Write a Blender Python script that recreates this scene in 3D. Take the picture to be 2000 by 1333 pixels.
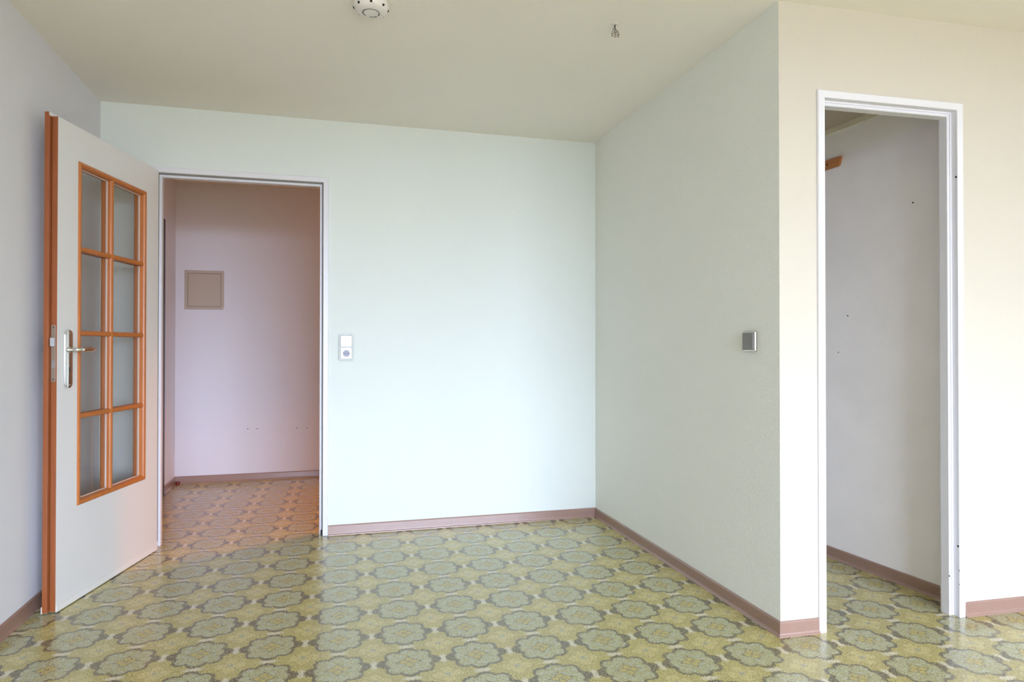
import bpy, bmesh, math, random
from mathutils import Vector, Matrix
random.seed(7)
S = bpy.context.scene
COL = S.collection
for o in list(bpy.data.objects): bpy.data.objects.remove(o)

# ------------------------------------------------------------------ camera
YAW, PITCH, ROLL = .26212, .00811, .00015
cam_d = bpy.data.cameras.new('camera'); cam = bpy.data.objects.new('camera', cam_d); COL.objects.link(cam)
fwd = Vector((math.sin(YAW)*math.cos(PITCH), math.cos(YAW)*math.cos(PITCH), math.sin(PITCH)))
rgt = fwd.cross(Vector((0, 0, 1))).normalized(); upv = rgt.cross(fwd)
rgt, upv = (rgt*math.cos(ROLL)+upv*math.sin(ROLL)), (upv*math.cos(ROLL)-rgt*math.sin(ROLL))
M = Matrix((rgt, upv, -fwd)).transposed().to_4x4(); M.translation = Vector((-1.62127, -3.97509, 1.0905))
cam.matrix_world = M
cam_d.sensor_width = 36; cam_d.lens = 36*1294.4/2000; cam_d.clip_start = .02
S.camera = cam

# ------------------------------------------------------------------ view, world, lights
S.view_settings.view_transform = 'Standard'; S.view_settings.look = 'None'
S.view_settings.gamma = 1; S.view_settings.use_curve_mapping = False
S.view_settings.exposure = 1.62
S.cycles.max_bounces = 12; S.cycles.diffuse_bounces = 7; S.cycles.glossy_bounces = 4
S.cycles.transmission_bounces = 8; S.cycles.transparent_max_bounces = 12
S.cycles.caustics_reflective = False; S.cycles.caustics_refractive = False
S.cycles.sample_clamp_indirect = 4
try:
    S.cycles.use_denoising = True; S.cycles.denoiser = 'OPENIMAGEDENOISE'
    S.cycles.denoising_input_passes = 'RGB_ALBEDO_NORMAL'
except Exception: pass

W = bpy.data.worlds.new('overcast_sky'); S.world = W; W.use_nodes = True
nt = W.node_tree; bg = nt.nodes['Background']
tc = nt.nodes.new('ShaderNodeTexCoord'); sp = nt.nodes.new('ShaderNodeSeparateXYZ'); cr = nt.nodes.new('ShaderNodeValToRGB')
mr = nt.nodes.new('ShaderNodeMapRange'); mr.inputs['From Min'].default_value = -1; mr.inputs['From Max'].default_value = 1
nt.links.new(tc.outputs['Generated'], sp.inputs[0]); nt.links.new(sp.outputs['Z'], mr.inputs['Value'])
nt.links.new(mr.outputs[0], cr.inputs[0]); nt.links.new(cr.outputs[0], bg.inputs['Color'])
e = cr.color_ramp.elements
e[0].position = .47; e[0].color = (.20, .20, .22, 1)
e[1].position = .50; e[1].color = (.80, .93, 1.22, 1)
for p_, c_ in ((.62, (.92, 1.08, 1.46, 1)), (1.0, (1.0, 1.2, 1.75, 1))):
    cr.color_ramp.elements.new(p_).color = c_
bg.inputs['Strength'].default_value = 9.0

WIN = (-2.0, 1.9, .15, 2.28)      # window opening in the rear wall: x0, x1, z0, z1
REAR = -8.0
pl = bpy.data.lights.new('window_portal', 'AREA'); pl.shape = 'RECTANGLE'
pl.size = WIN[1]-WIN[0]; pl.size_y = WIN[3]-WIN[2]; pl.cycles.is_portal = True
po = bpy.data.objects.new('window_portal', pl); COL.objects.link(po)
po.location = ((WIN[0]+WIN[1])/2, REAR+.0, (WIN[2]+WIN[3])/2); po.rotation_euler = (math.radians(90), 0, 0)

hl = bpy.data.lights.new('hall_lamp', 'POINT'); hl.energy = 2; hl.color = (1, .50, .20); hl.shadow_soft_size = .09
ho = bpy.data.objects.new('hall_lamp', hl); COL.objects.link(ho); ho.location = (-.55, .62, 1.95)

sl = bpy.data.lights.new('hall_shade_lamp', 'SPOT'); sl.energy = 40; sl.color = (1, .27, .04); sl.shadow_soft_size = .08
sl.spot_size = math.radians(80); sl.spot_blend = .9
so_ = bpy.data.objects.new('hall_shade_lamp', sl); COL.objects.link(so_); so_.location = (-.62, .66, 2.05)
so_.rotation_euler = (Vector((-1.85, .45, 0))-Vector((-.62, .66, 2.05))).to_track_quat('-Z', 'Y').to_euler()

# ------------------------------------------------------------------ small shader language
class V:
    t = None
    def __init__(s, k): s.k = k
    def _(s, op, *a, clamp=False):
        n = V.t.nodes.new('ShaderNodeMath'); n.operation = op; n.use_clamp = clamp
        for i, q in enumerate((s,)+a):
            if isinstance(q, V): V.t.links.new(q.k, n.inputs[i])
            else: n.inputs[i].default_value = q
        return V(n.outputs[0])
    def __add__(s, o): return s._('ADD', o)
    __radd__ = __add__
    def __sub__(s, o): return s._('SUBTRACT', o)
    def __rsub__(s, o): return s._('MULTIPLY', -1)._('ADD', o)
    def __mul__(s, o): return s._('MULTIPLY', o)
    __rmul__ = __mul__
    def __truediv__(s, o): return s._('DIVIDE', o)
    def abs(s): return s._('ABSOLUTE')
    def cos(s): return s._('COSINE')
    def pw(s, e): return s._('POWER', e)
    def fr(s): return s._('FLOORED_MODULO', 1.0)
    def mn(s, o): return s._('MINIMUM', o)
    def mx(s, o): return s._('MAXIMUM', o)
    def lt(s, edge, soft):            # 1 below edge, smooth
        n = V.t.nodes.new('ShaderNodeMapRange'); n.interpolation_type = 'SMOOTHSTEP'
        V.t.links.new(s.k, n.inputs[0]); n.inputs[1].default_value = edge-soft; n.inputs[2].default_value = edge+soft
        n.inputs[3].default_value = 1; n.inputs[4].default_value = 0
        return V(n.outputs[0])
def hyp(a, b): return (a*a+b*b)._('SQRT')
def mixc(f, a, b):
    n = V.t.nodes.new('ShaderNodeMix'); n.data_type = 'RGBA'
    for sock, q in ((n.inputs[0], f), (n.inputs[6], a), (n.inputs[7], b)):
        if isinstance(q, V): V.t.links.new(q.k, sock)
        else: sock.default_value = q
    return V(n.outputs[2])
def noise(vec, scale, detail=2, rough=.5, out=0):
    n = V.t.nodes.new('ShaderNodeTexNoise'); n.inputs['Scale'].default_value = scale
    n.inputs['Detail'].default_value = detail; n.inputs['Roughness'].default_value = rough
    if vec: V.t.links.new(vec, n.inputs['Vector'])
    return V(n.outputs[out])

def lin(r, g, b):
    f = lambda c: c/12.92 if c <= .04045 else ((c+.055)/1.055)**2.4
    return (f(r/255), f(g/255), f(b/255), 1)

MATS = {}
def mat(name, col, rough=.5, metal=0, spec=.5, bump=None, vary=None, coat=0):
    """bump=(scale, strength, detail); vary=(scale, amount, stretch)"""
    if name in MATS: return MATS[name]
    m = bpy.data.materials.new(name); m.use_nodes = True; t = m.node_tree; V.t = t
    b = t.nodes['Principled BSDF']
    b.inputs['Base Color'].default_value = col; b.inputs['Roughness'].default_value = rough
    b.inputs['Metallic'].default_value = metal; b.inputs['Specular IOR Level'].default_value = spec
    if coat: b.inputs['Coat Weight'].default_value = coat; b.inputs['Coat Roughness'].default_value = .12
    co = t.nodes.new('ShaderNodeTexCoord').outputs['Object']
    if vary:
        vec = co
        if len(vary) > 2:
            mp = t.nodes.new('ShaderNodeMapping'); mp.inputs['Scale'].default_value = vary[2]; t.links.new(co, mp.inputs[0]); vec = mp.outputs[0]
        n = noise(vec, vary[0], 4, .6)
        k = 1-vary[1]; dark = (col[0]*k, col[1]*k, col[2]*k, 1)
        t.links.new(mixc(((n-.5)*2.2+.5)._('MULTIPLY', 1, clamp=True), dark, col).k, b.inputs['Base Color'])
    if bump:
        n = noise(co, bump[0], bump[2] if len(bump) > 2 else 3, .6)
        bn = t.nodes.new('ShaderNodeBump'); bn.inputs['Strength'].default_value = bump[1]; bn.inputs['Distance'].default_value = bump[3] if len(bump) > 3 else .002
        t.links.new(n.k, bn.inputs['Height']); t.links.new(bn.outputs[0], b.inputs['Normal'])
    MATS[name] = m; return m

WB = (190, .55, 4, .0016)
m_back = mat('mint_wallpaper', lin(222, 227, 221), .85, bump=WB, vary=(1.3, .03))
m_side = mat('mint_woodchip_wallpaper', lin(238, 240, 232), .85, bump=(130, 1.0, 4, .0045), vary=(1.3, .03))
m_left = mat('pale_grey_wallpaper', lin(222, 220, 224), .85, bump=WB, vary=(1.1, .04))
m_right = mat('cream_wallpaper', lin(204, 196, 181), .85, bump=WB, vary=(1.2, .03))
m_rear = mat('white_wall_paint', lin(225, 222, 214), .85)
m_hall = mat('lilac_white_wallpaper', lin(226, 223, 229), .85, bump=WB, vary=(2, .03))
m_closet = mat('grey_white_wallpaper', lin(248, 243, 243), .85, bump=WB, vary=(3.5, .07))
m_closet_top = mat('cream_paint', lin(243, 240, 236), .7)
m_cove = mat('beige_cove', lin(226, 219, 196), .7)
m_ceil = mat('ceiling_paint', lin(240, 235, 227), .9, bump=(120, .5, 4, .0015), vary=(1.5, .03))
m_base = mat('brown_vinyl_skirting', lin(152, 120, 106), .3, spec=1.0, vary=(60, .08))
m_white = mat('white_enamel', lin(222, 220, 224), .34, bump=(40, .05))
m_leaf = mat('white_door_laminate', lin(221, 218, 216), .38, bump=(60, .04))
m_seal = mat('white_rubber_seal', lin(225, 222, 218), .5)
m_tape = mat('cream_glazing_tape', lin(226, 205, 190), .5)
m_beech = mat('orange_beech', lin(196, 116, 58), .34, vary=(9, .22, (6, 6, .7)))
m_edge = mat('brown_edge_band', lin(158, 88, 48), .4, vary=(9, .2, (6, 6, .7)))
m_darkdoor = mat('dark_brown_door', lin(52, 36, 32), .45)
m_chrome = mat('polished_chrome', (.78, .77, .74, 1), .09, 1)
m_steel = mat('reflection_tinted_steel', (.40, .31, .24, 1), .45, .7)  # brown tint: the orange rebate's reflection put into the steel colour
m_bolt = mat('worn_steel_bolt', (.30, .29, .29, 1), .55, .2)
m_bronze = mat('bronze_nickel', (.62, .58, .50, 1), .2, 1)
m_satin = mat('satin_grey_plastic', lin(128, 126, 122), .4, .2)
m_silver = mat('silver_frame', lin(176, 178, 172), .42, .25)
m_insert = mat('white_switch_plastic', lin(250, 250, 250), .3)
m_socket = mat('grey_white_socket_well', lin(140, 140, 156), .35)
m_black = mat('black_hole', (.006, .006, .006, 1), .8)
m_hole = mat('dark_grey_hole', (.03, .028, .026, 1), .8)
m_smoke = mat('off_white_plastic', lin(232, 226, 222), .4)
m_slotg = mat('grey_ring_groove', lin(110, 114, 106), .6)
m_hatch = mat('beige_hatch_paint', lin(184, 168, 150), .5)
m_red = mat('dark_red_plastic', lin(118, 24, 28), .25)
m_batten = mat('raw_orange_wood', lin(196, 128, 78), .6, vary=(14, .2, (1, 1, 5)))
m_wire = mat('grey_brown_wire', lin(104, 94, 84), .5)
m_term = mat('beige_terminal_plastic', lin(170, 160, 146), .5)

# glass, lightly blurred
def glass():
    m = bpy.data.materials.new('door_glass'); m.use_nodes = True; t = m.node_tree; t.nodes.clear()
    out = t.nodes.new('ShaderNodeOutputMaterial')
    tr = t.nodes.new('ShaderNodeBsdfTransparent'); tr.inputs[0].default_value = (.985, .99, .985, 1)
    rf = t.nodes.new('ShaderNodeBsdfRefraction'); rf.inputs['Color'].default_value = (.985, .99, .985, 1); rf.inputs['Roughness'].default_value = .3; rf.inputs['IOR'].default_value = 1.02
    gl = t.nodes.new('ShaderNodeBsdfGlossy'); gl.inputs['Roughness'].default_value = .06
    m1 = t.nodes.new('ShaderNodeMixShader'); m1.inputs[0].default_value = .12
    m2 = t.nodes.new('ShaderNodeMixShader'); lw = t.nodes.new('ShaderNodeLayerWeight'); lw.inputs[0].default_value = .5
    V.t = t; fc = V(lw.outputs['Facing']).pw(4)*.55+.035
    t.links.new(tr.outputs[0], m1.inputs[1]); t.links.new(rf.outputs[0], m1.inputs[2])
    t.links.new(fc.k, m2.inputs[0]); t.links.new(m1.outputs[0], m2.inputs[1]); t.links.new(gl.outputs[0], m2.inputs[2])
    t.links.new(m2.outputs[0], out.inputs[0]); return m
m_glass = glass()

# patterned linoleum ------------------------------------------------
def lino():
    m = bpy.data.materials.new('patterned_linoleum'); m.use_nodes = True; t = m.node_tree; V.t = t
    b = t.nodes['Principled BSDF']
    co = t.nodes.new('ShaderNodeTexCoord').outputs['Object']
    mp = t.nodes.new('ShaderNodeMapping'); mp.vector_type = 'TEXTURE'
    mp.inputs['Location'].default_value = (-.1606, -.5119, 0); mp.inputs['Rotation'].default_value = (0, 0, -.01824)
    mp.inputs['Scale'].default_value = (.2374, .2345, 1)
    t.links.new(co, mp.inputs[0])
    # ragged printed outlines: warp the coordinates a little
    w = t.nodes.new('ShaderNodeTexNoise'); w.inputs['Scale'].default_value = 34; w.inputs['Detail'].default_value = 3; w.inputs['Roughness'].default_value = .75
    t.links.new(mp.outputs[0], w.inputs['Vector'])
    ws = t.nodes.new('ShaderNodeSeparateColor'); t.links.new(w.outputs['Color'], ws.inputs[0])
    sx = t.nodes.new('ShaderNodeSeparateXYZ'); t.links.new(mp.outputs[0], sx.inputs[0])
    U = V(sx.outputs[0])+(V(ws.outputs[0])-.5)*.125
    Q = V(sx.outputs[1])+(V(ws.outputs[1])-.5)*.125
    x = (U+.5).fr()-.5; y = (Q+.5).fr()-.5            # medallion-centred
    cx_ = U.fr()-.5; cy_ = Q.fr()-.5                    # corner-flower-centred
    r = hyp(x, y); th = y._('ARCTAN2', x)
    lob = (th*4).cos().abs().pw(.75)
    c2 = (th*2).cos().abs()
    cs = (th*2).cos(); edge = r-(lob*.080+.328)-(1-c2)*.010+cs*.010
    wid = (c2.pw(5))*.010+(cs.mx(0.0)).pw(4)*.034+.0255
    outline = (edge.abs()-wid).lt(0, .010)
    inside = edge.lt(0, .006)
    # centre quatrefoil
    ax = x.abs(); ay = y.abs()
    hi = ax.mx(ay); lo = ax.mn(ay)
    pet = hyp(hi-.080, lo*1.1)
    petal = pet.lt(.052, .008)
    pline = (pet-.062).abs().lt(.010, .008)
    tip = hyp(hi-.172, lo*1.2).lt(.020, .010)
    halo = (hi+lo*.9).lt(.155, .02)
    # mottles in the medallion ring: alternating leaves
    ringm = ((th*8).cos()*.5+.5)*((r-.25).abs().lt(.05, .05))
    # corner flower
    fr_ = hyp(cx_, cy_); fth = cy_._('ARCTAN2', cx_)
    fl = fr_-((fth*2).cos().abs().pw(.8)*.105+.125)
    flower_line = fl.abs().lt(.008, .010)
    flower = fl.lt(0, .02)
    fcore = fr_.lt(.045, .025)
    fdot = hyp(cx_.abs()-.075, cy_.abs()-.075).lt(.012, .01)
    # cream bars between neighbouring medallions (at the middle of the cell sides)
    bx = hyp((x.abs()-.5)*1.35, y*.62).lt(.072, .028)
    by = hyp((y.abs()-.5)*1.5, x*.6).lt(.072, .028)
    cream = bx.mx(by)
    yel, med, drk, crm = lin(184, 171, 90), lin(170, 174, 138), lin(66, 56, 34), lin(224, 217, 190)
    c = mixc(flower*.85, yel, lin(210, 195, 122))
    c = mixc(flower_line*.6, c, lin(140, 124, 70))
    c = mixc(fcore*.9, c, lin(150, 158, 140))
    c = mixc(fdot*.6, c, lin(134, 116, 74))
    c = mixc(cream*.85, c, crm)
    c = mixc(inside, c, med)
    mot = noise(mp.outputs[0], 13, 3, .55)
    c = mixc((1-inside)*mot.lt(.42, .06)*.35, c, lin(156, 142, 74))
    c = mixc((1-inside)*(1-mot.lt(.60, .06))*.3, c, lin(214, 202, 146))
    c = mixc(cream*(1-inside)*.7, c, crm)
    c = mixc(inside*mot.lt(.48, .05)*.65, c, lin(166, 160, 100))
    c = mixc(inside*(1-mot.lt(.56, .05))*.5, c, lin(190, 196, 176))
    c = mixc(inside*ringm*.3, c, lin(190, 184, 134))
    c = mixc(halo*inside*.55, c, lin(186, 180, 128))
    c = mixc(pline*inside*.85, c, lin(108, 96, 62))
    c = mixc(petal*inside, c, lin(190, 174, 92))
    c = mixc(tip*inside*.85, c, drk)
    c = mixc(outline, c, drk)
    # printed speckle, darker and lighter grains
    g1 = noise(mp.outputs[0], 72, 2, .6); g2 = noise(mp.outputs[0], 48, 3, .7)
    c = mixc(g1.lt(.43, .06)*.5, c, lin(120, 112, 80))
    c = mixc((1-g1.lt(.58, .06))*.5, c, lin(232, 224, 190))
    c = mixc((1-g2.lt(.58, .07))*.34, c, lin(168, 180, 160))
    g3 = noise(mp.outputs[0], 36, 2, .5)
    c = mixc(g3.lt(.43, .05)*.45, c, lin(104, 95, 58))
    c = mixc((1-g3.lt(.60, .05))*.35, c, lin(222, 214, 176))
    c = mixc(noise(co, 1.7, 3)._('SUBTRACT', .35)*.35, c, lin(168, 152, 100))
    t.links.new(c.k, b.inputs['Base Color'])
    b.inputs['Roughness'].default_value = .2; b.inputs['Specular IOR Level'].default_value = .7
    rr = noise(co, 5, 4)*.10+.15
    t.links.new(rr.k, b.inputs['Roughness'])
    bn = t.nodes.new('ShaderNodeBump'); bn.inputs['Strength'].default_value = .12; bn.inputs['Distance'].default_value = .001
    t.links.new((g1+noise(co, 14, 2)*2).k, bn.inputs['Height']); t.links.new(bn.outputs[0], b.inputs['Normal'])
    return m
m_lino = lino()

# ------------------------------------------------------------------ mesh helpers
def link(name, bm, m, parent=None, smooth=False, mw=None):
    bmesh.ops.recalc_face_normals(bm, faces=bm.faces)
    me = bpy.data.meshes.new(name); bm.to_mesh(me); bm.free()
    if smooth:
        for p in me.polygons: p.use_smooth = True
    ob = bpy.data.objects.new(name, me); COL.objects.link(ob); me.materials.append(m)
    if parent: ob.parent = parent
    if mw: ob.matrix_basis = mw
    return ob
def empty(name, mw=None):
    o = bpy.data.objects.new(name, None); COL.objects.link(o); o.empty_display_size = .1
    if mw: o.matrix_basis = mw
    return o
def tag(o, label, cat=None, kind=None, group=None):
    o['label'] = label
    if cat: o['category'] = cat
    if kind: o['kind'] = kind
    if group: o['group'] = group
    return o
def box(bm, x0, x1, y0, y1, z0, z1, bev=0, seg=2):
    vs = [bm.verts.new(p) for p in ((x0, y0, z0), (x1, y0, z0), (x1, y1, z0), (x0, y1, z0), (x0, y0, z1), (x1, y0, z1), (x1, y1, z1), (x0, y1, z1))]
    fs = [bm.faces.new([vs[i] for i in f]) for f in ((0, 1, 2, 3), (4, 5, 6, 7), (0, 1, 5, 4), (1, 2, 6, 5), (2, 3, 7, 6), (3, 0, 4, 7))]
    if bev:
        es = list({e for f in fs for e in f.edges})
        bmesh.ops.bevel(bm, geom=es, offset=bev, segments=seg, affect='EDGES', profile=.6)
    return vs
def bx(name, m, *a, parent=None, bev=0, mw=None, smooth=False):
    bm = bmesh.new(); box(bm, *a, bev=bev); return link(name, bm, m, parent, smooth, mw)
def prism(bm, pts, z0, z1):       # pts in xy, extruded along z
    lo = [bm.verts.new((x, y, z0)) for x, y in pts]; hi = [bm.verts.new((x, y, z1)) for x, y in pts]
    n = len(pts)
    bm.faces.new(lo[::-1]); bm.faces.new(hi)
    for i in range(n): bm.faces.new((lo[i], lo[(i+1) % n], hi[(i+1) % n], hi[i]))
def loft(bm, rings, cap=True, closed_path=False):
    R_ = [[bm.verts.new(p) for p in r] for r in rings]; n = len(R_[0])
    k = len(R_) if closed_path else len(R_)-1
    for a in range(k):
        A, B = R_[a], R_[(a+1) % len(R_)]
        for i in range(n): bm.faces.new((A[i], A[(i+1) % n], B[(i+1) % n], B[i]))
    if cap and not closed_path: bm.faces.new(R_[0][::-1]); bm.faces.new(R_[-1])
def ring_frame(bm, x0, x1, z0, z1, prof):  # closed picture-frame sweep; prof = [(inset u, y)]
    loft(bm, [[(x0+u, v, z0+u) for u, v in prof], [(x1-u, v, z0+u) for u, v in prof], [(x1-u, v, z1-u) for u, v in prof], [(x0+u, v, z1-u) for u, v in prof]], closed_path=True)
def door_frame(bm, x0, x1, z1, prof, z0=0.0):
    loft(bm, [[(x0+u, v, z0) for u, v in prof], [(x0+u, v, z1-u) for u, v in prof], [(x1-u, v, z1-u) for u, v in prof], [(x1-u, v, z0) for u, v in prof]])
def lathe(bm, prof, seg=32, c=(0, 0, 0), axis='z'):   # prof: (r, h)
    rings = []
    for r, h in prof:
        ring = []
        for i in range(seg):
            a = 2*math.pi*i/seg
            p = (r*math.cos(a), r*math.sin(a), h) if axis == 'z' else (r*math.cos(a), h, r*math.sin(a))
            ring.append((c[0]+p[0], c[1]+p[1], c[2]+p[2]))
        rings.append(ring)
    loft(bm, rings)
def tube(bm, pts, rad, seg=14):   # rad list of (ra, rb)
    rings = []
    for i, p in enumerate(pts):
        p = Vector(p); a = Vector(pts[max(0, i-1)]); b = Vector(pts[min(len(pts)-1, i+1)])
        d = (b-a).normalized(); up = Vector((0, 0, 1)) if abs(d.z) < .9 else Vector((0, 1, 0))
        s = d.cross(up).normalized(); u = s.cross(d)
        ra, rb = rad[i]
        rings.append([tuple(p+s*ra*math.cos(2*math.pi*k/seg)+u*rb*math.sin(2*math.pi*k/seg)) for k in range(seg)])
    loft(bm, rings)
def rrect(x0, x1, z0, z1, r, seg=5):
    pts = []
    for cx, cz, a0 in ((x1-r, z1-r, 0), (x0+r, z1-r, 90), (x0+r, z0+r, 180), (x1-r, z0+r, 270)):
        for i in range(seg+1):
            a = math.radians(a0+90*i/seg); pts.append((cx+r*math.cos(a), cz+r*math.sin(a)))
    return pts
def rplate(bm, x0, x1, z0, z1, r, y0, y1, bev=.002, seg=5):  # rounded plate, front at y1 side
    s = 1 if y1 > y0 else -1
    rings = [[(x, y0, z) for x, z in rrect(x0, x1, z0, z1, r, seg)],
             [(x, y1-s*bev, z) for x, z in rrect(x0, x1, z0, z1, r, seg)],
             [(x, y1-s*bev*.3, z) for x, z in rrect(x0+bev*.3, x1-bev*.3, z0+bev*.3, z1-bev*.3, max(r-bev*.3, .0005), seg)],
             [(x, y1, z) for x, z in rrect(x0+bev, x1-bev, z0+bev, z1-bev, max(r-bev, .0005), seg)]]
    loft(bm, rings)
def disc_hole(name, m, c, r, parent, n='y', h=.0008):
    bm = bmesh.new(); seg = 12
    a, b = ([], [])
    for i in range(seg):
        t = 2*math.pi*i/seg; u, w = r*math.cos(t), r*math.sin(t)
        f = {'y': lambda d: (c[0]+u, c[1]+d, c[2]+w), 'x': lambda d: (c[0]+d, c[1]+u, c[2]+w), 'z': lambda d: (c[0]+u, c[1]+w, c[2]+d)}[n]
        a.append(f(-h)); b.append(f(h))
    loft(bm, [a, b]); return link(name, bm, m, parent)

# ------------------------------------------------------------------ structure
H = 2.40; XL = -2.828; HALL_Y = 1.80; HALL_XL = -2.84; XR = 2.6; PSI = math.atan(-.03744)
def struct(o, label): return tag(o, label, kind='structure')
lx = lambda y: XL-.01236*y
FX0, FX1, FY0, FY1 = -3.0, XR+.15, REAR-.2, HALL_Y+.15
struct(bx('floor', m_lino, FX0, FX1, FY0, FY1, -.05, 0), 'glossy yellow-green linoleum floor with grey-green flower medallions')
struct(bx('ceiling', m_ceil, FX0, FX1, FY0, FY1, H, H+.05), 'plain grey-beige painted ceiling of the room')

def wall_with_opening(name, m, x0, x1, y0, y1, ox0, ox1, oz1, mw=None):
    bm = bmesh.new()
    pts = [(x0, 0), (ox0, 0), (ox0, oz1), (ox1, oz1), (ox1, 0), (x1, 0), (x1, H), (x0, H)]
    loft(bm, [[(x, y0, z) for x, z in pts], [(x, y1, z) for x, z in pts]])
    return link(name, bm, m, None, False, mw)
struct(wall_with_opening('wall_back', m_back, -2.98, 0.0, 0, .06, -2.56, -1.675, 2.045), 'pale mint wall with the doorway to the hall')
bm = bmesh.new(); prism(bm, [(0, .06), (0, -1.824), (.02, -1.8247), (.06, -1.79), (.06, .06)], 0, H)
struct(link('wall_side', bm, m_side), 'mint textured wall running from the back corner to the convex corner')
RW = Matrix.Translation((0, -1.824, 0)) @ Matrix.Rotation(PSI, 4, 'Z')
struct(wall_with_opening('wall_right', m_right, .0, XR+.05, 0, .06, .192, .81, 2.048, RW), 'cream wall with the opening to the closet')
bm = bmesh.new(); prism(bm, [(lx(0), 0), (lx(REAR), REAR-.15), (-2.98, REAR-.15), (-2.98, 0)], 0, H)
struct(link('wall_left', bm, m_left), 'pale grey wall behind the open door')
struct(bx('wall_far_right', m_right, XR, XR+.12, REAR-.1, -1.9, 0, H), 'cream wall beyond the right edge of the view')
# rear wall with the window that lights the room
bm = bmesh.new(); x0, x1, z0, z1 = WIN
for a in ((-3, x0, 0, H), (x1, XR+.1, 0, H), (x0, x1, 0, z0), (x0, x1, z1, H)): box(bm, a[0], a[1], REAR-.14, REAR, a[2], a[3])
struct(link('wall_rear', bm, m_rear), 'white window wall behind the camera')
wn = empty('window_1', Matrix.Translation(((x0+x1)/2, REAR-.07, z0))); struct(wn, 'wide white-framed window behind the camera')
bm = bmesh.new(); w2 = (x1-x0)/2
ring_frame(bm, -w2, w2, 0, z1-z0, [(0, -.03), (0, .03), (.05, .03), (.05, -.03)])
link('window_frame', bm, m_white, wn)
for xx in (-w2/3, w2/3): bx('mullion', m_white, xx-.03, xx+.03, -.03, .03, .05, z1-z0-.05, parent=wn)
# hall
struct(bx('wall_hall_back', m_hall, HALL_XL-.1, 1.6, HALL_Y, HALL_Y+.1, 0, H), 'lilac-white hall wall with the meter hatch')
struct(bx('wall_hall_left', m_hall, -2.98, HALL_XL, .06, HALL_Y, 0, H), 'narrow strip of hall wall at the left of the doorway')
struct(bx('wall_hall_right', m_hall, 1.5, 1.6, .0, HALL_Y, 0, H), 'hall end wall out of view')
struct(bx('wall_hall_front', m_hall, .0, 1.5, .0, .06, 0, H), 'hall side of the partition behind the closet')
# closet
cxl = lambda y: .857-(y+1.057)*.0786
SEAM = 2.068; CZ = 2.219
bm = bmesh.new(); prism(bm, [(cxl(-1.80), -1.80), (cxl(0), 0), (cxl(0)+.1, 0), (cxl(-1.80)+.06, -1.80)], 0, SEAM)
struct(link('wall_closet_right', bm, m_closet), 'grey-white papered closet wall with a wood batten')
bm = bmesh.new(); prism(bm, [(cxl(-1.80)+.002, -1.80), (cxl(0)+.002, 0), (cxl(0)+.1, 0), (cxl(-1.80)+.06, -1.80)], SEAM, H)
struct(link('trim_3', bm, m_closet_top), 'bare painted band of closet wall above the wallpaper edge')
bm = bmesh.new(); prism(bm, [(cxl(-1.79)-.006, -1.79), (cxl(0)-.006, 0), (cxl(0)+.004, 0), (cxl(-1.79)+.004, -1.79)], CZ-.028, CZ)
struct(link('trim_4', bm, m_cove), 'thin beige strip under the closet ceiling')
struct(bx('wall_closet_back', m_closet, .06, .9, -.05, 0, 0, H), 'closet end wall out of view')
struct(bx('ceiling_closet', mat('closet_ceiling_shaded', lin(182, 168, 150), .9), .06, .95, -1.76, -.05, CZ, CZ+.04), 'ceiling inside the closet, its shade put into a grey-brown colour')  # darker base colour carries the shade under the closet ceiling

# ---- skirting
def skirt(name, p0, p1, m0, m1, label, hgt=.057, nrm=1, z=0):
    p0, p1 = Vector(p0), Vector(p1); d = (p1-p0).normalized(); n = Vector((-d.y, d.x))*nrm
    prof = [(0, 0), (.0135, 0), (.013, .0022), (.009, .0075), (.0072, .013), (.0070, hgt-.006), (.0045, hgt-.0012), (.002, hgt), (0, hgt)]
    bm = bmesh.new(); rings = []
    N = 10
    for k in range(N+1):
        f = k/N
        ring = []
        for o, zz in prof:
            a = p0-d*(m0*o); b = p1+d*(m1*o); q = a.lerp(b, f)+n*o
            ring.append((q.x, q.y, zz+z))
        rings.append(ring)
    loft(bm, rings); o = link(name, bm, m_base)
    return struct(o, label)
skirt('baseboard_back', (-1.6525, 0), (0, 0), 0, -1, 'pinkish-brown skirting under the mint back wall', nrm=-1)
skirt('baseboard_side', (0, 0), (0, -1.824), -1, 1, 'brown skirting along the textured mint side wall', nrm=-1)
def rw(x, y=0): q = RW @ Vector((x, y, 0)); return (q.x, q.y)
skirt('baseboard_right', rw(0), rw(.164), 1, 0, 'short pink-brown skirting between the convex corner and closet frame', nrm=-1)
skirt('baseboard_right', rw(.8385), rw(XR), 0, -1, 'pink-brown skirting right of the closet frame', nrm=-1)
skirt('baseboard_left', (lx(REAR), REAR), (lx(0), 0), -1, -1, 'brown skirting along the pale grey left wall', nrm=-1)
skirt('baseboard_back', (XL, 0), (-2.588, 0), -1, 0, 'skirting behind the open door leaf', nrm=-1)
skirt('baseboard_hall_left', (HALL_XL, 1.36), (HALL_XL, HALL_Y), 0, -1, 'brown skirting in the far left hall corner', nrm=-1)
skirt('baseboard_hall', (HALL_XL, HALL_Y), (1.5, HALL_Y), -1, -1, 'brown skirting along the hall wall', nrm=-1)
skirt('baseboard_closet', (cxl(-.05), -.05), (cxl(-1.762), -1.762), -1, 0, 'brown skirting inside the closet', nrm=-1)

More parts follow.
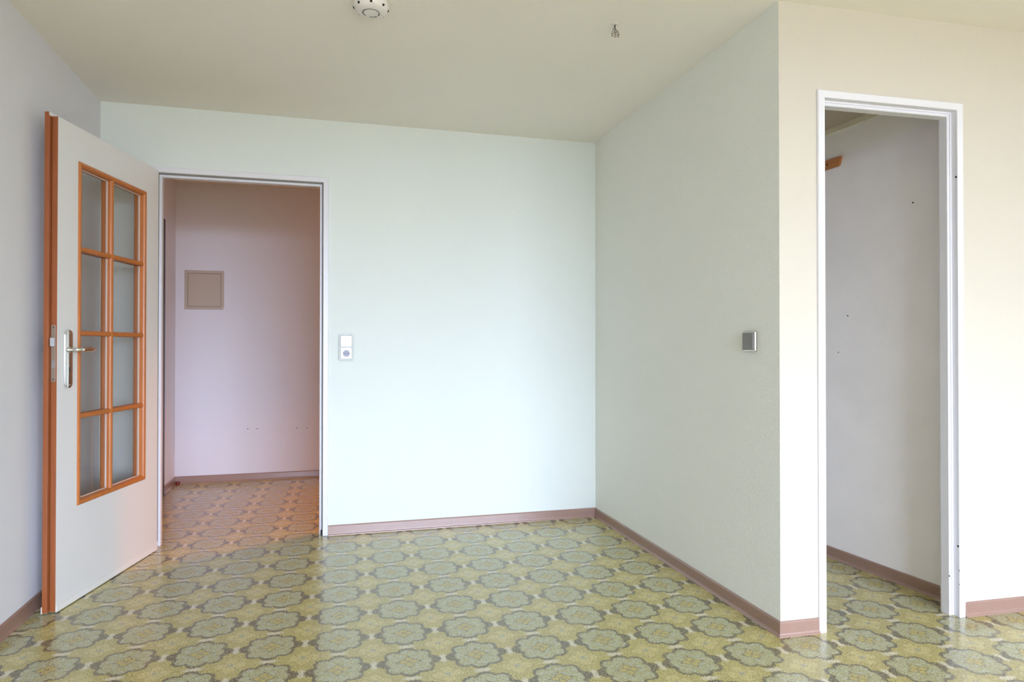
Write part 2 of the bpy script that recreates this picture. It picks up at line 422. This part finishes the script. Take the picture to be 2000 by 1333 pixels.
# ---- steel door frames
FP = [(0, .004), (0, -.007), (.003, -.011), (.028, -.011), (.030, -.009), (.030, .0175), (.0365, .0180), (.0365, .0225), (.0395, .0235), (.0415, .0190), (.0465, .0190), (.049, .0215), (.049, .058), (.046, .0655), (.006, .0655), (.0, .0655), (0, .0585), (.034, .0585), (.034, .03), (.016, .03), (.016, .004)]
bm = bmesh.new(); door_frame(bm, -2.583, -1.6535, 2.067, FP, .001)
fr1 = struct(link('trim_1', bm, m_white), 'white steel frame of the hall doorway')
bm = bmesh.new(); door_frame(bm, .1625, .8365, 2.075, FP, .001)
fr2 = struct(link('trim_2', bm, m_white, None, False, RW), 'white steel frame of the doorless closet opening')
# dark rubber gasket lines in the rebate of the hall frame
bm = bmesh.new(); door_frame(bm, -2.583+.0302, -1.6535-.0302, 2.067-.0302, [(0, .0165), (0, .0176), (.006, .0179), (.006, .0165)], .03)
link('gasket', bm, mat('dark_gasket', lin(118, 116, 110), .7), fr1)
bx('black_foot', m_black, -1.694, -1.6845, .004, .0165, .002, .03, parent=fr1)
for z in (1.776, .286):      # hinge screw holes in the closet frame
    disc_hole('screw_hole', m_black, (.8062, -.004 if z < 1 else -.0035, z), .0042, fr2, 'x', .0006)
for z, y, r_ in ((.16, .019, .003), (.19, -.0105, .002), (.135, -.0105, .0018)):
    disc_hole('paint_chip', m_hole, (.8365-.0300 if y < 0 else .8365-.049, y, z), r_, fr2, 'y' if y < 0 else 'x', .0006)

# ------------------------------------------------------------------ the open glazed door
Fp = Vector((-2.716, -.875, 0)); Hp = Vector((-2.533, -.055, 0))
dv = (Fp-Hp).normalized(); nv = Vector((0, 0, 1)).cross(dv)   # visible face normal
DM = Matrix((dv, nv, Vector((0, 0, 1)))).transposed().to_4x4(); DM.translation = Vector((Hp.x, Hp.y, 0))
door = empty('door_1', DM)
tag(door, 'open white door with orange-brown framed glass panes, standing by the left wall', 'door', 'structure')
DW, DT = .8404, 2.034; OP = (.137, .702, .409, 1.886)  # glazed opening
def opening_ring(bm, x0, x1, z0, z1, y0, y1):
    ox0, ox1, oz0, oz1 = OP
    out = [(x0, z0), (x1, z0), (x1, z1), (x0, z1)]; inn = [(ox0, oz0), (ox1, oz0), (ox1, oz1), (ox0, oz1)]
    vo = {y: [bm.verts.new((x, y, z)) for x, z in out] for y in (y0, y1)}
    vi = {y: [bm.verts.new((x, y, z)) for x, z in inn] for y in (y0, y1)}
    for i in range(4):
        j = (i+1) % 4
        for y in (y0, y1): bm.faces.new((vo[y][i], vo[y][j], vi[y][j], vi[y][i]))
        bm.faces.new((vo[y0][i], vo[y0][j], vo[y1][j], vo[y1][i])); bm.faces.new((vi[y0][i], vi[y0][j], vi[y1][j], vi[y1][i]))
bm = bmesh.new()
opening_ring(bm, .001, DW, .006, DT, -.0225, 0)
opening_ring(bm, .003, DW-.012, .006, DT-.01, -.0266, -.0226)  # recessed core: groove added so a dark line falls along the rebate
opening_ring(bm, -.013, DW+.014, .006, DT+.015, -.0445, -.0267)
link('leaf_panel', bm, m_leaf, door)
bm = bmesh.new()
box(bm, DW+.0002, DW+.0012, -.0222, -.0001, .007, DT, .0004, 1)
box(bm, DW+.0142, DW+.0152, -.0445, -.0268, .007, DT+.015, .0004, 1)
box(bm, DW-.012, DW+.0142, -.0268, -.0262, .007, DT+.0002)
box(bm, DW-.0119, DW+.0010, -.0226, -.0221, .007, DT+.0002)
box(bm, DW-.0122, DW-.0117, -.0264, -.0224, .007, DT)
link('edge_band', bm, m_edge, door)['label'] = 'orange-brown rebated free edge of the door'
# bottom draught strips
bm = bmesh.new(); box(bm, .002, DW-.001, .0002, .0032, .004, .032, .0012, 2); link('draught_strip', bm, m_seal, door)
bm = bmesh.new(); box(bm, .002, DW+.017, -.048, -.0447, .004, .032, .0012, 2); link('draught_strip', bm, m_seal, door)
# wooden glazing beads: front, lining, back
ox0, ox1, oz0, oz1 = OP
bm = bmesh.new()
ring_frame(bm, ox0-.002, ox1+.002, oz0-.002, oz1+.002, [(0, .0002), (0, .0036), (.003, .0062), (.010, .0070), (.017, .0050), (.021, -.001), (.023, -.0170), (.0025, -.0170), (.0025, .0002)])
link('glazing_bead', bm, m_beech, door)['label'] = 'orange-brown wooden bead around the glass'
bm = bmesh.new()
ring_frame(bm, ox0-.002, ox1+.002, oz0-.002, oz1+.002, [(.0025, -.0260), (.023, -.0260), (.021, -.044), (.017, -.0495), (.010, -.0515), (.003, -.0507), (0, -.048), (0, -.0447), (.0025, -.0447)])
link('glazing_bead', bm, m_beech, door)
bm = bmesh.new()
ring_frame(bm, ox0, ox1, oz0, oz1, [(.001, -.0258), (.001, -.0172), (.0235, -.0172), (.0235, -.0196), (.019, -.0196), (.019, -.0236), (.0235, -.0236), (.0235, -.0258)])
link('glazing_tape', bm, m_tape, door)
VX, HZ, HWd = .4385, (1.5125, 1.1475, .7885), .0112
# pane boundaries run the full width between bars
xs = [ox0+.021, VX, ox1-.021]; zs = [oz0+.021, HZ[2], HZ[1], HZ[0], oz1-.021]
def bar_prof(w, front):
    if front: return [(-w, -.0172), (-w, -.006), (-w*.8, -.0005), (-w*.35, .0022), (w*.35, .0022), (w*.8, -.0005), (w, -.006), (w, -.0172)]
    return [(-w, -.0260), (w, -.0260), (w, -.042), (w*.8, -.0475), (w*.35, -.050), (-w*.35, -.050), (-w*.8, -.0475), (-w, -.042)]
for front in (True, False):
    bm = bmesh.new(); pr = bar_prof(HWd, front)
    loft(bm, [[(VX+u, v, z) for u, v in pr] for z in (oz0+.014, oz1-.014)]); link('muntin', bm, m_beech, door)
    for z in HZ:
        for a, b in ((ox0+.014, VX-HWd*.8), (VX+HWd*.8, ox1-.014)):
            bm = bmesh.new(); pr2 = [(u, v-.0008 if front else v+.0008) for u, v in bar_prof(HWd, front)]
            loft(bm, [[(xx, v, z+u) for u, v in pr2] for xx in (a, b)]); link('muntin', bm, m_beech, door)
bm = bmesh.new(); box(bm, VX-HWd*.95, VX-.0035, -.0258, -.0174, oz0+.022, oz1-.022); box(bm, VX+.0035, VX+HWd*.95, -.0258, -.0174, oz0+.022, oz1-.022)
link('glazing_tape', bm, m_tape, door)
for i in range(2):
    for j in range(4):
        bm = bmesh.new(); box(bm, xs[i]+.0045-.001*i, xs[i+1]-.0045+.001*(1-i), -.0232, -.0200, zs[j]+.0005, zs[j+1]-.0005)
        link('glass_pane', bm, m_glass, door)
# handles
PS, PZ0, PZ1 = .773, .915, 1.160
def handle(front):
    s = 1 if front else -1; y0 = .0002 if front else -.0447
    bm = bmesh.new(); rplate(bm, PS-.023, PS+.023, PZ0, PZ1, .0225, y0, y0+s*.010, .004, 8)
    pt = link('handle_plate', bm, m_chrome, door, True)
    pt['label'] = 'long chrome handle plate with rounded ends'
    md = pt.modifiers.new('flat', 'EDGE_SPLIT'); md.split_angle = math.radians(25)
    zc = 1.076; L_ = .040 if front else .051
    pts = [(PS, y0+s*.008, zc), (PS, y0+s*L_*.6, zc), (PS, y0+s*L_*.9, zc), (PS-.004, y0+s*(L_+.004), zc), (PS-.014, y0+s*(L_+.008), zc), (PS-.035, y0+s*(L_+.009), zc+.001), (PS-.070, y0+s*(L_+.008), zc+.002), (PS-.100, y0+s*(L_+.007), zc+.002), (PS-.122, y0+s*(L_+.004), zc+.001), (PS-.130, y0+s*(L_+.002), zc+.0005)]
    rad = [(.0105, .0105), (.0085, .0085), (.0085, .0085), (.0085, .009), (.0085, .0095), (.0080, .0098), (.0075, .0098), (.007, .0090), (.006, .0065), (.0025, .003)]
    bm = bmesh.new(); tube(bm, pts, rad, 18); link('lever', bm, m_chrome, pt, True)
    bm = bmesh.new(); lathe(bm, [(.0135, y0+s*.0095), (.0135, y0+s*.0125), (.011, y0+s*.014), (.0, y0+s*.014)], 24, (PS, 0, zc), 'y'); link('lever_collar', bm, m_chrome, pt, True)
    bm = bmesh.new(); yy = y0+s*.0100
    rplate(bm, PS-.0035, PS+.0035, .984, 1.004, .0033, yy, yy+s*.0006, .0002, 4); link('keyhole', bm, m_hole, pt)
    for z in (1.146, .929):
        bm = bmesh.new(); lathe(bm, [(.0042, yy), (.0042, yy+s*.0008), (.003, yy+s*.0012), (0, yy+s*.0012)], 14, (PS, 0, z), 'y'); link('screw', bm, m_steel, pt)
handle(True); handle(False)
# lock in the free edge
bm = bmesh.new(); rplate(bm, -.0225, -.004, .945, 1.178, .004, 0, .0016, .0005, 3)
bmesh.ops.rotate(bm, cent=(0, 0, 0), matrix=Matrix.Rotation(math.radians(-90), 3, 'Z'), verts=bm.verts)   # y -> x
lk = link('lock_plate', bm, m_steel, door, False, Matrix.Translation((DW+.0012, 0, 0)))
lk['label'] = 'dull steel lock plate in the door edge'
bm = lk.data; ys = [v.co.y for v in bm.vertices]
off = -.0132-(min(ys)+max(ys))/2
for v in bm.vertices: v.co.y += off
for z, h2 in ((1.108, .017), (1.018, .015)):
    bm = bmesh.new()
    if h2 > .016:
        pr = [(-.0065, 0), (-.0065, .0105), (.0065, .0025), (.0065, 0)]
        loft(bm, [[(.0016+v, -.0132+u, z-h2) for u, v in pr], [(.0016+v, -.0132+u, z+h2) for u, v in pr]])
        link('latch_bolt', bm, m_bolt, lk)
    else:
        box(bm, .0016, .0024, -.0182, -.0082, z-h2, z+h2); link('dead_bolt', bm, m_bolt, lk)
for z in (1.168, .955):
    disc_hole('screw', m_hole, (.0019, -.0132, z), .0028, lk, 'x', .0004)
# hinge knuckles between leaf and frame, on the wall side
for z in (.30, 1.78):
    bm = bmesh.new(); lathe(bm, [(.0, z-.045), (.006, z-.043), (.0075, z-.04), (.0075, z+.04), (.006, z+.043), (.0, z+.045)], 16, (-.022, -.052, 0))
    link('hinge', bm, m_steel, door, True)

# dark door seen edge-on on the hall's left wall
d2 = empty('door_2', Matrix.Translation((HALL_XL, .45, 0))); struct(d2, 'dark brown closed door on the hall left wall, seen edge-on')
bx('leaf_panel', m_darkdoor, .0005, .018, .08, .80, .006, 1.95, parent=d2, bev=.002)
bm = bmesh.new(); pr = [(0, .0003), (0, .028), (.003, .031), (.07, .031), (.073, .028), (.073, .0003)]
loft(bm, [[(v, 0+u, .001) for u, v in pr], [(v, 0+u, 2.016-u) for u, v in pr], [(v, .885-u, 2.016-u) for u, v in pr], [(v, .885-u, .001) for u, v in pr]])
link('door_casing', bm, m_darkdoor, d2)

# ------------------------------------------------------------------ wall fittings
# double frame with switch and socket on the back wall
sw = empty('switch_socket_combination', Matrix.Translation((-1.5535, 0, 1.085)))
tag(sw, 'white light switch above a round socket in a silver double frame on mint back wall', 'light switch')
bm = bmesh.new()
def ringplate(bm, out, inn, y0, y1, bev=.0015):
    ro = lambda b: rrect(out[0]+b, out[1]-b, out[2]+b, out[3]-b, max(.007-b, .001), 5)
    ri = lambda b: rrect(inn[0]-b, inn[1]+b, inn[2]-b, inn[3]+b, max(.0025+b, .001), 5)
    rings = [[(x, y0, z) for x, z in ro(0)], [(x, y1+bev, z) for x, z in ro(0)], [(x, y1, z) for x, z in ro(bev)], [(x, y1, z) for x, z in ri(bev)], [(x, y1+bev, z) for x, z in ri(0)], [(x, y0, z) for x, z in ri(0)]]
    R_ = [[bm.verts.new(p) for p in r] for r in rings]; n = len(R_[0])
    for a in range(len(R_)):
        A, B = R_[a], R_[(a+1) % len(R_)]
        for i in range(n): bm.faces.new((A[i], A[(i+1) % n], B[(i+1) % n], B[i]))
ringplate(bm, (-.0415, .0415, -.077, .077), (-.034, .034, -.0695, .0695), -.0003, -.009)
box(bm, -.0342, .0342, -.0085, -.0003, -.0016, .0016)
link('frame', bm, m_silver, sw)['label'] = 'silver double frame'
bm = bmesh.new(); rplate(bm, -.0325, .0325, .0030, .0680, .003, -.0003, -.0125, .003); link('rocker', bm, m_insert, sw)
# socket insert with a round well
bm = bmesh.new(); R0 = .0195; seg = 40; zc = -.0355
sq = [];
for i in range(seg):
    a = 2*math.pi*i/seg; c_, s_ = math.cos(a), math.sin(a); k = .0325/max(abs(c_), abs(s_)); sq.append((k*c_, k*s_))
rings = [[(x, -.0003, zc+z) for x, z in sq], [(x, -.0105, zc+z) for x, z in sq], [(x*.955, -.0118, zc+z*.955) for x, z in sq],
         [((R0+.001)*math.cos(2*math.pi*i/seg), -.0118, zc+(R0+.001)*math.sin(2*math.pi*i/seg)) for i in range(seg)],
         [(R0*math.cos(2*math.pi*i/seg), -.0112, zc+R0*math.sin(2*math.pi*i/seg)) for i in range(seg)],
         [(R0*math.cos(2*math.pi*i/seg), -.0022, zc+R0*math.sin(2*math.pi*i/seg)) for i in range(seg)]]
loft(bm, rings); so = link('socket_insert', bm, m_insert, sw)
bm = bmesh.new(); lathe(bm, [(.0, -.0024), (.0188, -.0024), (.0192, -.0030), (.0193, -.0090), (.0189, -.0090), (.0184, -.0034), (0, -.0034)], 36, (0, 0, zc), 'y')
link('socket_well', bm, m_socket, so)
for dx, r_ in ((-.0095, .0026), (.0095, .0026), (0, .0016)):
    disc_hole('contact_hole', m_black, (dx, -.0036, zc), r_, so, 'y', .0004)
for dz in (-.0178, .0178):
    bx('earth_clip', m_steel, -.0022, .0022, -.0088, -.0036, zc+dz-.0012, zc+dz+.0012, parent=so)

# single rocker switch on the side wall
s2 = empty('wall_switch', Matrix.Translation((0, -1.6465, 1.111)) @ Matrix.Rotation(math.radians(-90), 4, 'Z'))
tag(s2, 'grey rocker switch in a polished metal frame near the convex corner', 'light switch')
bm = bmesh.new(); rplate(bm, -.0405, .0405, -.0405, .0405, .005, -.0003, -.0105, .004, 6); link('frame', bm, m_bronze, s2)['label'] = 'polished nickel-bronze frame'
bm = bmesh.new()
pts = rrect(-.0350, .0350, -.0350, .0350, .003, 4)
rings = [[(x, -.0100, z) for x, z in pts], [(x, -.0150-.0022*(1-(z/.0350)**2), z) for x, z in pts], [(x*.93, -.0172-.0022*(1-(z/.0350)**2), z*.93) for x, z in pts], [(x*.5, -.0176-.0022*(1-(z*.5/.0350)**2), z*.5) for x, z in pts]]
loft(bm, rings); link('rocker', bm, m_satin, s2)

# meter hatch in the hall
hx0, hx1, hz0, hz1 = -2.774, -2.482, 1.386, 1.699
mh = empty('wall_hatch', Matrix.Translation(((hx0+hx1)/2, HALL_Y, hz0)))
tag(mh, 'square beige access hatch set in the lilac hall wall', 'hatch')
w2 = (hx1-hx0)/2; hh = hz1-hz0
bm = bmesh.new(); ring_frame(bm, -w2, w2, 0, hh, [(0, .004), (0, -.004), (.002, -.006), (.0225, -.006), (.0235, -.005), (.0235, .004)]); link('hatch_frame', bm, m_hatch, mh)
bx('hatch_door', m_hatch, -w2+.0255, w2-.0255, -.0055, .0, .0255, hh-.0255, parent=mh, bev=.0012)
bx('dark_gap', m_hole, -w2+.02, w2-.02, -.0012, -.0003, .02, hh-.02, parent=mh)
bm = bmesh.new(); rplate(bm, w2-.052, w2-.040, hh*.49, hh*.49+.022, .004, -.0055, -.0085, .001, 4); link('latch', bm, m_hatch, mh)
bx('paint_chip', m_insert, w2-.004, w2+.003, -.0075, -.006, .004, .014, parent=mh)
# screw holes in the hall wall
hw = [o for o in bpy.data.objects if o.name == 'wall_hall_back'][0]
for x, z in ((-2.299, .419), (-2.229, .417), (-1.918, .415), (-1.837, .413)):
    disc_hole('screw_hole', m_hole, (x, HALL_Y-.0003, z), .0042, hw, 'y', .0006)
# red cap on the floor of the far hall corner
bm = bmesh.new(); lathe(bm, [(0, .0), (.0130, 0), (.0140, .003), (.0140, .020), (.0125, .0235), (.0, .0240)], 22)
tag(link('bottle_cap', bm, m_red, None, True, Matrix.Translation((-2.808, 1.757, .0005))), 'small dark red cap on the floor in the far hall corner', 'cap')

# batten in the closet
ang = math.atan2(-.0786, 1)  # wall direction
B0 = Vector((cxl(-1.172), -1.172, 0))
bdir = Vector((cxl(0)-cxl(-1.172), 1.172, 0)).normalized(); bn_ = Vector((-bdir.y, bdir.x, 0))
BM = Matrix((bdir, bn_, Vector((0, 0, 1)))).transposed().to_4x4(); BM.translation = B0
bt = empty('wooden_batten', BM); tag(bt, 'raw orange-brown wooden batten screwed high on the closet wall', 'batten')
bm = bmesh.new(); pts = [(0, 2.056), (.001, 2.050), (.011, 2.016), (.022, 2.009), (1.05, 2.008), (1.05, 2.056)]
loft(bm, [[(x, .0006, z) for x, z in pts], [(x, .014, z) for x, z in pts]]); link('board', bm, m_batten, bt)
bm = bmesh.new(); lathe(bm, [(0, .0143), (.0055, .0143), (.0045, .0152), (0, .0155)], 14, (.085, 0, 2.032), 'y'); link('screw', bm, m_hole, bt)
cw = [o for o in bpy.data.objects if o.name == 'wall_closet_right'][0]
for y, z, r_ in ((-1.563, 1.739, .0038), (-1.20, 1.245, .0035), (-1.14, 1.06, .003)):
    disc_hole('nail_hole', m_hole, (cxl(y)-.0002, y, z), r_, cw, 'x', .0008)
cc = bpy.data.objects['ceiling_closet']
disc_hole('screw_hole', m_black, (.76, -1.43, CZ-.0002), .006, cc, 'z', .0008)

# ------------------------------------------------------------------ ceiling fittings
sd = empty('smoke_detector', Matrix.Translation((-1.489, -1.421, H)))
tag(sd, 'round white smoke detector on the ceiling', 'smoke detector')
bm = bmesh.new(); lathe(bm, [(0, -.0003), (.060, -.0003), (.0615, -.002), (.0615, -.010), (.058, -.012), (0, -.012)], 48); link('base_ring', bm, m_smoke, sd, True)
bm = bmesh.new()
lathe(bm, [(.0, -.0121), (.062, -.0121), (.0655, -.014), (.0665, -.019), (.0655, -.026), (.062, -.0345), (.055, -.0405), (.046, -.0440), (.038, -.0455), (0, -.046)], 64)
bd = link('housing', bm, m_smoke, sd, True)
for k in range(8):
    a = math.radians(-93+45*k)
    bm = bmesh.new()
    rplate(bm, -.0042, .0042, -.0040, .0040, .001, 0, -.0022, .0004, 2)
    mm = Matrix.Rotation(a, 4, 'Z') @ Matrix.Translation((.0630, 0, -.0315)) @ Matrix.Rotation(math.radians(38), 4, 'Y') @ Matrix.Rotation(math.radians(90), 4, 'Z')
    link('sensor_slot', bm, m_black, bd, False, mm)
for a0, a1 in ((126, 386), (41, 98)):     # broken ring groove on the face
    bm = bmesh.new(); ri, ro = [], []; rings = []
    N = 40
    for i in range(N+1):
        a = math.radians(a0+(a1-a0)*i/N); w_ = .0026 if 4 < i < 15 or i > 34 else .0019
        rings.append([((.0305-w_)*math.cos(a), (.0305-w_)*math.sin(a), -.0452), ((.0305+w_)*math.cos(a), (.0305+w_)*math.sin(a), -.0452), ((.0305+w_)*math.cos(a), (.0305+w_)*math.sin(a), -.0464), ((.0305-w_)*math.cos(a), (.0305-w_)*math.sin(a), -.0464)])
    loft(bm, rings); link('ring_groove', bm, m_slotg, bd)
disc_hole('indicator', m_slotg, (.040, .006, -.0451), .0016, bd, 'z', .0004)

cl = empty('ceiling_outlet', Matrix.Translation((-.522, -1.495, H)))
tag(cl, 'bare lamp wires with small terminals hanging from the ceiling', 'lamp outlet')
bm = bmesh.new(); lathe(bm, [(0, -.0003), (.016, -.0003), (.017, -.0015), (.015, -.003), (.009, -.0032), (0, -.0030)], 24); link('plaster_ring', bm, m_smoke, cl, True)
for k, (dx, dy, fx) in enumerate(((-.014, -.004, -.006), (.001, .002, .001), (.012, -.003, .003))):
    pts = [(fx*.3, 0, -.002), (fx+.003*(1-k), .002, -.014), (fx*1.4-.003, dy, -.024), (dx, dy, -.034), (dx, dy, -.040)]
    bm = bmesh.new(); tube(bm, pts, [(.0018, .0018)]*5, 8); link('wire', bm, m_wire, cl, True)
    bm = bmesh.new(); box(bm, dx-.0038, dx+.0038, dy-.004, dy+.004, -.054, -.038, .001, 1); tb = link('terminal', bm, m_term, cl)
    disc_hole('terminal_screw', m_hole, (dx, dy-.0041, -.045), .0022, tb, 'y', .0003)
bm = bmesh.new(); rg = []
for i in range(17):
    a = math.radians(200+i*20); rg.append((.001+.007*math.cos(a), 0, -.029+.007*math.sin(a)))
tube(bm, rg, [(.0013, .0013)]*17, 8); link('hook', bm, m_wire, cl, True)
